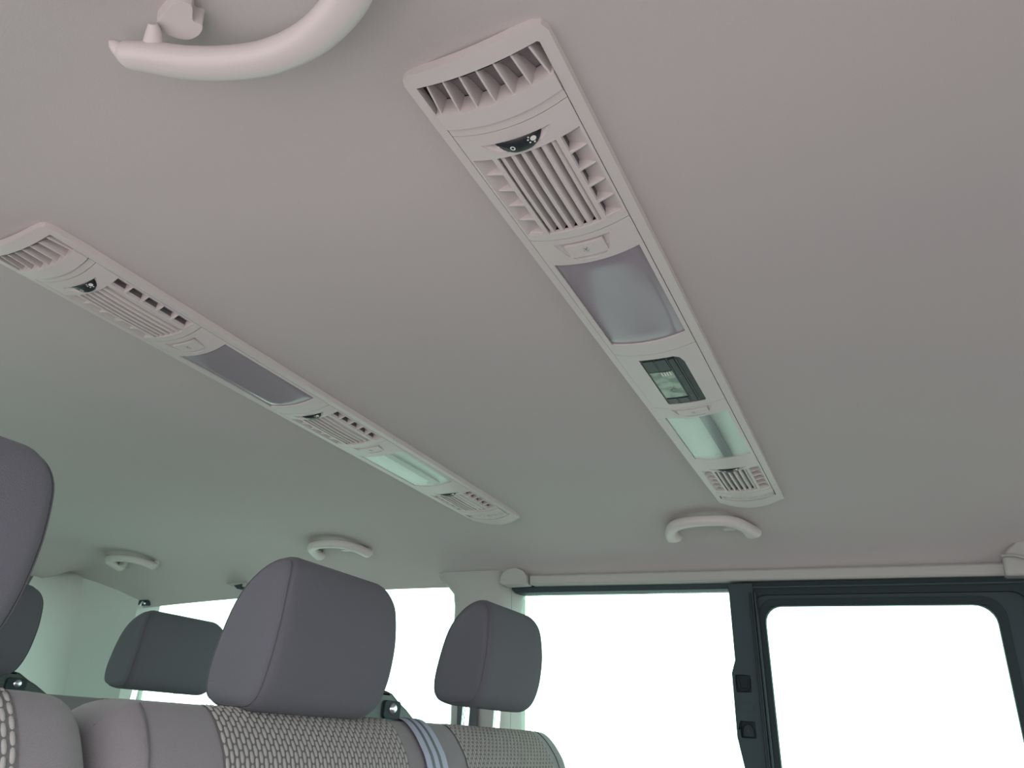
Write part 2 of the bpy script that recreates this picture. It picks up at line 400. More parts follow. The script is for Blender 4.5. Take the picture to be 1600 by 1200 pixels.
# ------------------------------------------------------------------ roof consoles
BUL = .0050
CX = [0.0]
def cmap(u, v, wv):                        # console space: u along, v across, wv below the face plane
    b = BUL*max(0.0, 1-(v/.052)**2)
    return Vector((CX[0]+v, U0+u, .42-wv-b))
def cfinish(bm):
    for k in range(-5, 6):
        geom = bm.verts[:]+bm.edges[:]+bm.faces[:]
        bmesh.ops.bisect_plane(bm, geom=geom, dist=1e-6, plane_co=(k*.0095, 0, 0), plane_no=(1, 0, 0))
    for v in bm.verts: v.co = cmap(v.co.y, v.co.x, v.co.z)
def arc(u, s, v0, v1, n=10):               # points (v,u) along an arc across the console
    return [(v0+(v1-v0)*k/n, u+s*(1-((v0+(v1-v0)*k/n)/.05)**2)) for k in range(n+1)]
def band_loop(u0, s0, u1, s1, h=.0493):
    return arc(u0, s0, -h, h)+arc(u1, s1, h, -h)
def plate(name, loops, w0, th, m, parent, bevel=.0007, warp=True):
    bm = bmesh.new()
    poly_prism(bm, loops, lambda a, b: Vector((a, b, w0)), lambda a, b: Vector((a, b, w0-th)))
    cfinish(bm)
    return obj(name, bm, m, parent, bevel=bevel, seg=2, smooth=35)
def lens_loop(u0, u1, v0, v1, s, n=10):
    top = [(v0+(v1-v0)*k/n, u0+s*(1-((v0+(v1-v0)*k/n)/.05)**2)) for k in range(n+1)]
    c = (v0+v1)/2; hw = (v1-v0)/2
    bot = []
    for k in range(n+1):
        v = v1+(v0-v1)*k/n; q = abs((v-c)/hw)
        bot.append((v, u0+s*(1-(v/.05)**2)+(u1-u0)*(1-q**4)))
    return top+bot[1:-1]
def quad(bm, pts, mi=0):
    f = bm.faces.new([bm.verts.new(p) for p in pts]); f.material_index = mi
def teeth(parent, u0, u1, s, side, n=5, dark_in=True):
    """side channel with scooped floor and triangular fins"""
    vi, vo = .0305*side, .0470*side
    bm = bmesh.new()
    a0 = u0+s*(1-(vi/.05)**2)-.001; a1 = u1+s*(1-(vi/.05)**2)+.001
    m = 8
    g = []
    for i in range(m+1):
        t = i/m; v = vo+(vi-vo)*t
        g.append([bm.verts.new((v, a0+(a1-a0)*j/6, -.0004-.0105*t**.8)) for j in range(7)])
    for a, b in zip(g, g[1:]):
        for j in range(6): bm.faces.new((a[j], a[j+1], b[j+1], b[j]))
    for v in bm.verts: v.co = cmap(v.co.y, v.co.x, v.co.z)
    obj('channel_floor', bm, 'plastic', parent, smooth=60)
    p = (u1-u0)/n
    for k in range(1, n+1):
        uc = u0+p*k-.002
        if k == n: uc = u1-.0015
        bm = bmesh.new()
        sh = s*(1-(vi/.05)**2)
        A = [(vi-.0005*side, uc+sh-.0030), (vo-.001*side, uc+.0010+sh*.3), (vi-.0005*side, uc+sh+.0018)]
        A = [(vi-.0005*side, uc+sh-.0016), (vo-.0015*side, uc+sh*.6-.0005), (vo-.0015*side, uc+sh*.6+.0005), (vi-.0005*side, uc+sh+.0016)]
        wt = [-.0002, -.0012, -.0012, -.0002]; wb = [-.0125, -.0025, -.0025, -.0125]
        T = [bm.verts.new(cmap(b, a, z)) for (a, b), z in zip(A, wt)]; B = [bm.verts.new(cmap(b, a, z)) for (a, b), z in zip(A, wb)]
        bm.faces.new(T); bm.faces.new(B)
        for i in range(4): bm.faces.new((T[i], T[(i+1) % 4], B[(i+1) % 4], B[i]))
        obj('fin', bm, 'plastic', parent, smooth=0, bevel=.0006)
def grille(parent, u0, u1, s, n=6):
    hw = .0262
    for k in range(n):
        v = -hw+.0045+k*(2*hw-.007)/(n-1)
        sh = s*(1-(v/.05)**2)
        bm = bmesh.new(); rows = []
        # blade cross-section, tilted so the face looks towards -x
        cs = [(-.0030, -.0008), (-.0012, .0004), (.0010, -.0004), (.0036, -.0075), (.0040, -.0118), (.0026, -.0120), (-.0008, -.0065)]
        for j in range(9):
            u = u0+sh+.0002+(u1-u0-.0004)*j/8
            e = .0010*math.sin(math.pi*j/8)
            rows.append([bm.verts.new(cmap(u, v+a*.92, b-.0015+e)) for a, b in cs])
        for a, b in zip(rows, rows[1:]):
            for i in range(len(cs)): bm.faces.new((a[i], a[(i+1) % len(cs)], b[(i+1) % len(cs)], b[i]))
        bm.faces.new(rows[0]); bm.faces.new(rows[-1])
        obj('slat', bm, 'plastic', parent, smooth=50)
def disc(bm, u, v, r0, r1, wfun, n=16, lift=.0003):
    P = []
    for k in range(n):
        a = 2*math.pi*k/n
        P.append([bm.verts.new(cmap(u+r*math.sin(a), v+r*math.cos(a), wfun(v+r*math.cos(a))+lift)) for r in (r0, r1)])
    for k in range(n):
        a, b = P[k], P[(k+1) % n]
        if r0 > 0: bm.faces.new((a[0], b[0], b[1], a[1]))
    if r0 == 0:
        bm.faces.new([p[1] for p in P])
        for p in P: bm.verts.remove(p[0])
def wheel(parent, u0, wide=.0205, du=.0088, s=.006, big=True):
    """thumb wheel: a ribbed drum peeping out of a scooped recess"""
    R = .055; wc = -R+.0022; vc = -.0010
    def wf(v): return wc+math.sqrt(max(1e-6, R*R-(v-vc)**2*1.2))
    bm = bmesh.new(); n = 22; rows = []
    for k in range(n+1):
        v = vc-wide+2*wide*k/n; q = abs((v-vc)/wide)
        sh = s*(1-(v/.05)**2)
        ua = u0+sh; ub = u0+sh+du*(1-q**3.5)*.95+.0022
        rows.append([bm.verts.new(cmap(ua+(ub-ua)*t, v, wf(v)-(0 if 0 < t < 1 else .0012))) for t in (0, .12, .5, .88, 1)])
    for a, b in zip(rows, rows[1:]):
        for i in range(4): bm.faces.new((a[i], a[i+1], b[i+1], b[i]))
    wo = obj('thumbwheel', bm, 'black', parent, smooth=60)
    bm = bmesh.new()
    sh = s
    uc = u0+sh+du*.45
    disc(bm, uc+.0012, vc-.0065, .0012, .0022, wf)
    disc(bm, uc-.0012, vc+.0125, 0, .0024, wf)
    for du_, dv in ((-.0008, -.0042), (.0022, -.0036), (.0034, -.0002), (-.0030, -.0030)): disc(bm, uc-.001+du_, vc+.0125+dv, 0, .0008, wf, 10)
    disc(bm, uc-.001, vc-.0185, 0, .0011, wf, 8); disc(bm, uc+.002, vc-.0165, 0, .0009, wf, 8)
    obj('wheel_icons', bm, 'icon', wo, smooth=0)
def recess_floor(parent, loop, depth, m='plastic'):
    """scooped bowl under a lens-shaped hole"""
    bm = bmesh.new(); c = (sum(p[0] for p in loop)/len(loop), sum(p[1] for p in loop)/len(loop))
    rings = []
    for t, dd in ((1.03, .0007), (.9, depth*.45), (.75, depth*.85), (.5, depth)):
        rings.append([bm.verts.new(cmap(c[1]+(b-c[1])*t, c[0]+(a-c[0])*t, -dd)) for a, b in loop])
    for A, B in zip(rings, rings[1:]):
        for i in range(len(loop)): bm.faces.new((A[i], A[(i+1) % len(loop)], B[(i+1) % len(loop)], B[i]))
    bm.faces.new(rings[-1])
    obj('recess', bm, m, parent, smooth=50)
def vent_holes(u0, u1, s):
    c = arc(u0, s, -.0262, .0262)+arc(u1, s, .0262, -.0262)
    Ls = arc(u0, s, .0305, .0470, 4)+arc(u1, s, .0470, .0305, 4)
    Rs = arc(u0, s, -.0470, -.0305, 4)+arc(u1, s, -.0305, -.0470, 4)
    return [c, Ls, Rs]
def button(parent, u0, u1, v0, v1, s):
    def wf(v): return .0012
    lp_ = arc(u0, s, v0, v1, 8)+arc(u1, s, v1, v0, 8)
    bm = bmesh.new()
    poly_prism(bm, [lp_], lambda a, b: Vector((a, b, .0010)), lambda a, b: Vector((a, b, -.006)))
    cfinish(bm)
    bo = obj('button', bm, 'plastic', parent, bevel=.0009, seg=2, smooth=35)
    # tiny reading lamp pictogram
    bm = bmesh.new(); uc, vc = (u0+u1)/2+s*.9, (v0+v1)/2
    P = lambda a, b: cmap(uc+b, vc+a, .0012)
    for pts in (((-.0022, -.003), (-.0006, .0002)), ((-.0006, .0002), (.0010, -.0022)), ((-.0004, .0004), (-.0004, .0028)), ((.0004, -.0002), (.0018, -.0034)), ((.0012, .001), (.0026, .0008)), ((.0008, .002), (.0016, .0034)), ((-.002, .001), (-.003, .002))):
        a, b = P(*pts[0]), P(*pts[1]); sweep(bm, [a, b], (.00022, .00012), nseg=6)
    obj('lamp_symbol', bm, 'iconl', bo, smooth=0)
def lamp(parent, u0, u1, s, clear, idx):
    lpv = arc(u0+.0004, s, -.0425, .0445, 12)+arc(u1-.0004, s, .0445, -.0425, 12)
    if not clear:
        bm = bmesh.new(); n = 16; m = 24; g = []
        for i in range(n+1):
            v = -.0425+.087*i/n; sh = s*(1-(v/.05)**2)
            row = []
            for j in range(m+1):
                t = j/m; u = u0+sh+(u1-u0)*t
                x = (v-.001)/.0435; y = 2*t-1
                edge = min(1, min(1-abs(x), 1-abs(y))/.16)
                wv = -.0022+.0012*math.sin(math.pi/2*max(0, edge))-.0028*(1-x*x)*(1-y*y)
                row.append(bm.verts.new(cmap(u, v, wv)))
            g.append(row)
        for a, b in zip(g, g[1:]):
            for j in range(m): bm.faces.new((a[j], a[j+1], b[j+1], b[j]))
        o = obj('lamp_lens', bm, 'lampm', parent, smooth=80); o['label'] = 'frosted purple-grey lamp lens'
        return
    # reflector bowl, centre strip, clear ribbed lens
    bm = bmesh.new(); n = 18; m = 20; g = []
    for i in range(n+1):
        v = -.0425+.087*i/n; sh = s*(1-(v/.05)**2)
        row = []
        for j in range(m+1):
            t = j/m; u = u0+sh+(u1-u0)*t; x = (v-.001)/.0435; y = 2*t-1
            wv = -.0025-.0042*(1-abs(x)**4)*(1-abs(y)**6)
            row.append(bm.verts.new(cmap(u, v, wv)))
        g.append(row)
    for a, b in zip(g, g[1:]):
        for j in range(m): bm.faces.new((a[j], a[j+1], b[j+1], b[j]))
    obj('reflector', bm, 'reflect', parent, smooth=80)
    bm = bmesh.new(); n = 58; m = 3; g = []
    for i in range(n+1):
        v = -.0425+.087*i/n; sh = s*(1-(v/.05)**2)
        g.append([bm.verts.new(cmap(u0+sh+(u1-u0)*j/m, v, -.0010+(.0004 if i % 2 else 0))) for j in range(m+1)])
    for a, b in zip(g, g[1:]):
        for j in range(m): bm.faces.new((a[j], a[j+1], b[j+1], b[j]))
    o = obj('lamp_lens', bm, 'lens', parent, smooth=60); o['label'] = 'clear ribbed lamp lens'
    bm = bmesh.new()
    vs = -.0005+.011; 
    poly_prism(bm, [[(vs-.007, u0+.008), (vs+.007, u0+.008), (vs+.007, u1+.002), (vs-.007, u1+.002)]], lambda a, b: Vector((a, b, -.0022)), lambda a, b: Vector((a, b, -.0045)))
    cfinish(bm); obj('lamp_strip', bm, 'strip', parent, smooth=30)
    bm = bmesh.new(); bmesh.ops.create_uvsphere(bm, u_segments=12, v_segments=8, radius=.0042)
    q = cmap(u1-.004, vs-.016, -.0045)
    for v in bm.verts: v.co = Vector((v.co.x, v.co.y, v.co.z*.5))+q
    obj('bulb', bm, 'reflect', parent)
def outlet(parent, u0, u1, s, far):
    """end outlet: fanned fins in a scooped opening whose inner wall (at the band) is open"""
    bm = bmesh.new(); n = 10; m = 5; g = []
    a, b = (u0, u1) if not far else (u1, u0)       # a = shallow lip, b = deep edge under the band
    for i in range(n+1):
        v = -.0475+.095*i/n; sh = s*(1-(v/.05)**2)
        g.append([bm.verts.new(cmap(a+sh*(.4 if not far else 1)+(b+sh-a-sh*(.4 if not far else 1))*j/m, v, -.0006-(.0055 if far else .0165)*(j/m)**.5)) for j in range(m+1)])
    for p, q in zip(g, g[1:]):
        for j in range(m): bm.faces.new((p[j], p[j+1], q[j+1], q[j]))
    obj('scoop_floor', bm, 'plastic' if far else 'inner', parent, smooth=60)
    for k in range(7):
        v = -.0455+.0152*k; fan = -.004*(k-3)/3
        sh = s*(1-(v/.05)**2)
        bm = bmesh.new()
        ua, ub = a+(.001 if not far else -.001), b+sh
        T = [(v+fan, ua, -.0010), (v, ub, -.0006)]
        B = [(v+fan+.001, ua, -.0080 if not far else -.003), (v+.0025, ub, -.0170 if not far else -.0058)]
        h = .0008
        V = []
        for (x, u, wz) in (T[0], T[1], B[1], B[0]):
            V.append((bm.verts.new(cmap(u, x-h, wz)), bm.verts.new(cmap(u, x+h, wz))))
        bm.faces.new([p[0] for p in V]); bm.faces.new([p[1] for p in V])
        for i in range(4): bm.faces.new((V[i][0], V[(i+1) % 4][0], V[(i+1) % 4][1], V[i][1]))
        obj('outlet_fin', bm, 'plastic', parent, smooth=0, bevel=.0004)
def console(name, xc, label, kind):
    CX[0] = xc; s = .0050
    t = thing(name, label, 'roof console', (xc, U0+ULEN/2, .43), 'roof consoles')
    # frame around everything
    ol = [(-.0575, .006), (-.0555, .001), (-.050, -.001), (.050, -.0015), (.0560, .001), (.0590, .007), (.0600, .30), (.0605, 1.062), (.0600, 1.068)]
    ol += [(v, 1.0685+.026*(1-(v/.058)**2)) for v in (.05, .04, .03, .02, .01, 0, -.01, -.02, -.03, -.04, -.05)]
    ol += [(-.0575, 1.066)]
    il = [(-.0500, .0110)]+arc(.0110, .001, -.0485, .0485, 8)+[(.0500, .0125)]
    il += [(.0505, 1.040)]+[(v, u) for v, u in arc(1.040, .012, .049, -.049, 10)]
    bm = bmesh.new()
    poly_prism(bm, [ol, il], lambda a, b: Vector((a, b, .0)), lambda a, b: Vector((a, b, -.0085)))
    cfinish(bm)
    obj('rim', bm, 'plastic', t, bevel=.0022, seg=3, smooth=40)
    # dark housing behind
    bm = bmesh.new()
    x0, x1, y0, y1, z0, z1 = xc-.0515, xc+.0515, U0+.009, U0+1.055, .4240, .4520
    vs = [bm.verts.new((x, y, z)) for x in (x0, x1) for y in (y0, y1) for z in (z0, z1)]
    for f in ((0, 1, 3, 2), (4, 6, 7, 5), (0, 4, 5, 1), (2, 3, 7, 6), (1, 5, 7, 3)): bm.faces.new([vs[i] for i in f])
    obj('housing', bm, 'dark', t, smooth=0)
    # near outlet + its band
    outlet(t, .0115, .0378, .0045, False)
    plate('outlet_band', [band_loop(.0375, .0045, .0528, .0055)], .0016, .0175, 'plastic', t)
    plate('divider', [band_loop(.0538, .0055, .0615, .0055)], .0, .009, 'plastic', t)
    # vent 1
    def vent(u_plate0, u_wheel, u_g0, u_g1, u_plate1, extra=(), s0=.0055, s1=.0055):
        v_ = bpy.data.objects.new('air_vent', None)
        rl = lens_loop(u_wheel-.0030, u_wheel+.0085, -.0320, .0285, s)
        h = [rl]+vent_holes(u_g0, u_g1, s)+list(extra)
        plate('vent_panel', [band_loop(u_plate0, s0, u_plate1, s1)]+h, .0, .0045, 'plastic', t)
        recess_floor(t, rl, .0035)
        wheel(t, u_wheel-.0032, du=.0108)
        grille(t, u_g0, u_g1, s)
        for sd in (1, -1): teeth(t, u_g0, u_g1, s, sd)
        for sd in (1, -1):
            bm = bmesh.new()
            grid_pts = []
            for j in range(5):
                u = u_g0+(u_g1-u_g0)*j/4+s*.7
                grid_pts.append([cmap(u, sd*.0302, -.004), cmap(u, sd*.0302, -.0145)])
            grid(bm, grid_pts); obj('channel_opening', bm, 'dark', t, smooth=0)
    vent(.0622, .0775, .0905, .1945, .2035)
    # button + frosted lamp
    def bl(u0, u1, ub, la, lb, clear):
        rl = lens_loop(ub-.0035, ub+.0185+.006, -.0300, .0265, s)
        lh = arc(la, s, -.0430, .0450, 12)+arc(lb, s, .0450, -.0430, 12)
        plate('lamp_panel', [band_loop(u0, .0055, u1, .0055), rl, lh], .0, .004, 'plastic', t)
        recess_floor(t, rl, .0040)
        button(t, ub, ub+.0185, -.0205, .0178, s)
        lamp(t, la, lb, s, clear, 0)
    bl(.2045, .4430, .2155, .2455, .4165, False)
    def blv(u0, ub, la, lb, uw, g0, g1, u1):
        rl = lens_loop(ub-.0035, ub+.0165+.005, -.0270, .0290, s)
        lh = arc(la, s, -.0430, .0450, 12)+arc(lb, s, .0450, -.0430, 12)
        plate('lamp_panel', [band_loop(u0, .0055, lb+.018, .0055), rl, lh], .0, .004, 'plastic', t)
        recess_floor(t, rl, .0035)
        button(t, ub, ub+.0165, -.0190, .0225, s)
        lamp(t, la, lb, s, True, 0)
        vent(lb+.0181, uw, g0, g1, u1)
    if kind == 'display':
        dh = [(-.0245, .4610), (-.0245, .5920), (-.0225, .5960), (.0245, .5965), (.0270, .5930), (.0270, .4800), (.0240, .4680), (.0180, .4628), (0, .4620)]
        plate('display_panel', [band_loop(.4440, .0055, .6040, .0055), dh], .0, .004, 'plastic', t)
        climate(t)
        blv(.6048, .6135, .6400, .8150, .8660, .8760, .9860, .9960)
        e = .9960
    else:
        vent(.4440, .4560, .4665, .5770, .5900)
        blv(.5908, .5985, .6370, .8080, .8600, .8700, .9790, .9880)
        e = .9880
    plate('outlet_band', [band_loop(e+.001, .0055, e+.0200, .0075)], .0012, .009, 'plastic', t)
    outlet(t, e+.0202, 1.0405, .0085, True)
    return t
def climate(t):
    def pl_(name, pts, w0, th, m, bevel=.0005):
        bm = bmesh.new(); poly_prism(bm, [pts], lambda a, b: Vector((a, b, w0)), lambda a, b: Vector((a, b, w0-th)))
        for k in range(-2, 3): bmesh.ops.bisect_plane(bm, geom=bm.verts[:]+bm.edges[:]+bm.faces[:], dist=1e-6, plane_co=(k*.012, 0, 0), plane_no=(1, 0, 0))
        for v in bm.verts: v.co = cmap(v.co.y, v.co.x, v.co.z)
        return obj(name, bm, m, t if name in ('control_face',) else cf[0], bevel=bevel, smooth=30)
    cf = [None]
    base = [(-.0243, .4612), (-.0243, .5920), (-.0223, .5958), (.0243, .5963), (.0268, .5928), (.0268, .4800), (.0238, .4682), (.0178, .4632), (0, .4624)]
    cf[0] = pl_('control_face', base, -.0012, .004, 'black')
    rc = lambda a, b, c, d_: [(a, c), (b, c), (b, d_), (a, d_)]
    pl_('screen', rc(-.0222, .0068, .4985, .5740), -.0004, .001, 'lcd', 0)
    pl_('control_key', rc(-.0222, -.0085, .4665, .4960), .0000, .002, 'black', .0008)
    pl_('control_key', rc(-.0070, .0068, .4665, .4960), .0000, .002, 'black', .0008)
    pl_('control_key', rc(-.0222, -.0085, .5770, .5925), .0000, .002, 'black', .0008)
    pl_('control_key', rc(-.0070, .0068, .5770, .5925), .0000, .002, 'black', .0008)
    pl_('control_key', rc(.0090, .0170, .4680, .5930), .0002, .002, 'black', .0008)
    for u in (.515, .545, .572):
        bm = bmesh.new(); disc(bm, u, .0130, .0009, .0014, lambda v: .0003, 12); obj('key_symbol', bm, 'dim', cf[0], smooth=0)
    for (a, b, c, d_) in ((-.0079, -.0075, .468, .495), (-.0079, -.0075, .5785, .592), (.0078, .0082, .465, .593), (.0182, .0187, .472, .592)):
        pl_('key_line', rc(a, b, c, d_), .0004, .0008, 'dim', 0)
    for k in range(4): pl_('screen_mark', rc(-.0080+k*.0034, -.0062+k*.0034, .4990, .5090), .0002, .0004, 'icon', 0)
    bm = bmesh.new()
    for a, b in (((-.013, .546), (-.009, .552)), ((-.009, .552), (-.004, .545)), ((-.004, .545), (.000, .553)), ((-.012, .556), (.002, .558)), ((-.008, .540), (-.006, .548)), ((-.002, .538), (-.004, .548)), ((-.011, .551), (-.001, .549))):
        sweep(bm, [cmap(a[1], a[0], .0002), cmap(b[1], b[0], .0002)], (.0003, .0001), nseg=6)
    obj('screen_digits', bm, 'cell', cf[0], smooth=0)
console('roof_console', -.205, 'long grey roof console nearer the camera with a dark climate control display', 'display')
console('roof_console', -.755, 'long grey roof console further left without display, three air vents in a row', 'plain')

# ------------------------------------------------------------------ grab handles
def grab(name, label, origin, path, hooks):
    o = thing(name, label, 'grab handle', origin, 'grab handles on the headliner')
    O = Vector(origin)
    pts = spline([O+Vector(p) for p in path], 8)
    P, R = capped(pts, .0120, .0108, cap=.004)
    n = len(P)
    for i in range(n):
        t = i/(n-1); f = 1+.85*sm(1-min(t, 1-t)/.24)
        R[i] = (R[i][0]*f, R[i][1]*(1+.12*(f-1)))
    bm = bmesh.new(); sweep(bm, P, R, nseg=18, power=2.5); obj('grip', bm, 'plastic', o, smooth=70)
    for e in (0, -1):
        q = O+Vector(path[e]); zc = ceil_z(q.x, q.y)
        bm = bmesh.new(); poly_prism(bm, [rrect(q.x-.009, q.x+.009, q.y-.008, q.y+.008, .006, 4)], lambda a, b: Vector((a, b, q.z-.001)), lambda a, b: Vector((a, b, ceil_z(a, b)+.003)))
        obj('mount', bm, 'plastic', o, bevel=.002)
    if hooks:
        hx, hy, hz = hooks; q = O+Vector((hx, hy, hz))
        bm = bmesh.new(); poly_prism(bm, [rrect(q.x-.012, q.x+.010, q.y-.009, q.y+.009, .004, 4)], lambda a, b: Vector((a, b, q.z)), lambda a, b: Vector((a, b, ceil_z(a, b)+.002)))
        obj('coat_hook', bm, 'plastic', o, bevel=.003)
    return o
HP = [(-.0800, .0, -.001), (-.0790, -.030, .005), (-.060, -.064, .009), (-.022, -.081, .0105), (.024, -.081, .0105), (.054, -.068, .0095), (.075, -.034, .0055), (.0835, .0, .0)]
grab('grab_handle', 'pale grab handle above the wide side window, below the right console', (-.309, 1.475, .393), HP, (.042, -.030, .004))
grab('grab_handle', 'pale grab handle partly behind the large middle headrest', (-1.292, 1.475, .393), HP, (.03, -.030, .004))
grab('grab_handle', 'small pale grab handle near the rear corner pillar at left', (-2.140, 1.475, .389), HP, (-.055, -.015, .002))
# nearest handle, hanging over the camera
nh = thing('grab_handle', 'large pale grab handle hanging close overhead at the top left', 'grab handle', (-.31, .16, .40), 'grab handles on the headliner')
path = spline([Vector(p) for p in ((-.410, .155, .391), (-.389, .166, .389), (-.366, .180, .388), (-.338, .192, .388), (-.310, .199, .388), (-.276, .199, .388), (-.247, .192, .389), (-.227, .182, .391), (-.213, .166, .396))], 8)
P, R = capped(path, .0112, .0092, cap=.010)
n = len(P)
for i in range(n):
    t = i/(n-1); g = max(0, 1-t/.22); g2 = max(0, (t-.55)/.45); R[i] = (R[i][0]*(1-.32*g+.22*g2), R[i][1]*(1-.25*g+.1*g2))
bm = bmesh.new(); sweep(bm, P, R, nseg=24, power=2.3); obj('grip', bm, 'plastic', nh, smooth=70)
foot = [(-.376, .156), (-.362, .152), (-.349, .150), (-.342, .156), (-.350, .164), (-.347, .169), (-.354, .173), (-.364, .173), (-.372, .168), (-.376, .161)]
bm = bmesh.new(); poly_prism(bm, [[(p.x, p.y) for p in spline([(a, b, 0) for a, b in foot], 4, closed=True)]], lambda a, b: Vector((a, b, .402)), lambda a, b: Vector((a, b-.003, ceil_z(a, b)+.002))); obj('mount', bm, 'plastic', nh, smooth=60, bevel=.0035, seg=4)
hp_ = spline([Vector((-.392, .168, .389)), Vector((-.384, .163, .393)), Vector((-.377, .157, .397)), Vector((-.374, .153, .399))], 5); k_ = len(hp_)
bm = bmesh.new(); sweep(bm, hp_, [(.0085-.0055*(q/(k_-1))**1.2, .006-.0035*q/(k_-1)) for q in range(k_)], nseg=14); obj('hinge_arm', bm, 'plastic', nh)
hp_ = [Vector((-.404, .158, .390)).lerp(Vector((-.4085, .1475, .394)), q/6) for q in range(7)]
bm = bmesh.new(); sweep(bm, hp_, [(.0065*math.sqrt(max(.02, 1-(q/6)**2)), .0055*math.sqrt(max(.02, 1-(q/6)**2))) for q in range(7)], nseg=12); obj('hinge_pin', bm, 'plastic', nh)
bm = bmesh.new(); sweep(bm, [Vector((-.213, .160, .398)), Vector((-.208, .148, .417))], (.013, .010), nseg=14, power=3); obj('mount', bm, 'plastic', nh)

# ------------------------------------------------------------------ seats
def offset_profile(P, d):
    n = len(P); out = []
    for i in range(n):
        a, b = P[(i-1) % n], P[(i+1) % n]
        t = (b-a); t = t.normalized() if t.length else Vector((1, 0)); nrm = Vector((-t.y, t.x))
        out.append(P[i]+nrm*d)
    return out
def prof2(pts, n=5):
    P = [Vector((p.x, p.y)) for p in spline([(a, b, 0) for a, b in pts], n, closed=True)]
    A = sum(P[i].x*P[(i+1) % len(P)].y-P[(i+1) % len(P)].x*P[i].y for i in range(len(P)))
    if A < 0: P.reverse()           # counter-clockwise: (-t.y,t.x) points inwards
    return P
def ystations(y0, y1, r, nm=10, nr=6):
    L = []
    for k in range(nr+1):
        a = math.pi/2*k/nr; L.append((y0+r*(1-math.cos(a)), r*(1-math.sin(a))))
    for k in range(1, nm): L.append((y0+r+(y1-y0-2*r)*k/nm, 0))
    for k in range(nr, -1, -1):
        a = math.pi/2*k/nr; L.append((y1-r*(1-math.cos(a)), r*(1-math.sin(a))))
    return L
def loft(bm, P, st, fy=None):
    rings = []
    for y, d in st:
        Q = offset_profile(P, d) if d > 1e-6 else P
        rings.append([bm.verts.new((q.x, fy(y, q) if fy else y, q.y)) for q in Q])
    for a, b in zip(rings, rings[1:]):
        for k in range(len(P)): bm.faces.new((a[k], a[(k+1) % len(P)], b[(k+1) % len(P)], b[k]))
    for r in (rings[0], rings[-1]):
        c = bm.verts.new(sum((v.co for v in r), Vector())/len(r))
        for k in range(len(r)): bm.faces.new((r[k], r[(k+1) % len(r)], c))
HEAD = [(-.640, .0035), (-.618, .0060), (-.602, .020), (-.592, .050), (-.588, .090), (-.590, .125), (-.595, .150), (-.606, .166), (-.622, .1725), (-.640, .169), (-.658, .152), (-.677, .120), (-.690, .070), (-.695, .033), (-.689, .013), (-.668, .005)]
def headrest(seat, yc, dz, dx, col='fabricd', hw=.1085):
    P = prof2([(a+dx, b+dz) for a, b in HEAD], 4)
    def wid(z):
        t = (z-dz)/.172
        return (1-.09*max(0, (t-.45)/.55)**2-.10*(max(0, t-.78)/.22)**2-.07*max(0, (.35-t)/.35)**2)
    fy = lambda y, q: yc+y*wid(q.y)*(1+.02*(q.x-dx+.64)/.05)
    st = ystations(-hw, hw, .016, 12, 5)
    bm = bmesh.new(); loft(bm, P, st, fy)
    # crown the flat side faces a little
    c = bm.verts
    h = obj('headrest', bm, col, seat, smooth=75)
    for sg in (-1, 1):
        y = sg*(hw-.0035); Q = offset_profile(P, .0052)
        pts = [Vector((q.x, fy(y, q), q.y)) for q in Q]; pts.append(pts[0].copy()); pts.append(pts[1].copy())
        bm = bmesh.new(); sweep(bm, pts, (.0007, .0007), up=(0, 1, 0), nseg=6); obj('seam', bm, 'seam', h)
    for sg in (-1, 1):
        x = -.652+dx; y = yc+sg*.055
        bm = bmesh.new()
        bmesh.ops.create_cone(bm, cap_ends=True, segments=16, radius1=.006, radius2=.006, depth=.16, matrix=Matrix.Translation((x, y, dz-.055)))
        obj('post', bm, 'chrome', h)
        bm = bmesh.new()
        bmesh.ops.create_cone(bm, cap_ends=True, segments=20, radius1=.013, radius2=.010, depth=.012, matrix=Matrix.Translation((x, y, -.004)))
        obj('collar', bm, 'guide', h, bevel=.001)
    return h
BACK = [(-.650, .0015), (-.634, -.0005), (-.617, -.0125), (-.602, -.030), (-.591, -.048), (-.577, -.090), (-.566, -.15), (-.560, -.25), (-.545, -.36), (-.520, -.46), (-.530, -.56), (-.62, -.60), (-.66, -.55), (-.700, -.40), (-.722, -.20), (-.730, -.07), (-.722, -.022), (-.705, -.004), (-.680, .0015)]
def front_curve(dx):
    """densely sampled front face (x,z) from the top down"""
    pts = [(-.652, .0015), (-.634, -.0005), (-.617, -.0125), (-.602, -.030), (-.591, -.048), (-.577, -.090), (-.566, -.15), (-.560, -.25)]
    P = spline([(a+dx, b, 0) for a, b in pts], 24)
    L = [0]
    for a, b in zip(P, P[1:]): L.append(L[-1]+(b-a).length)
    def at(s):
        s = max(0, min(L[-1]-1e-6, s))
        lo = 0
        while L[lo+1] < s: lo += 1
        t = (s-L[lo])/(L[lo+1]-L[lo]); p = P[lo].lerp(P[lo+1], t); d = (P[lo+1]-P[lo]).normalized()
        return p.x, p.y, d.x, d.y
    return at, L[-1]
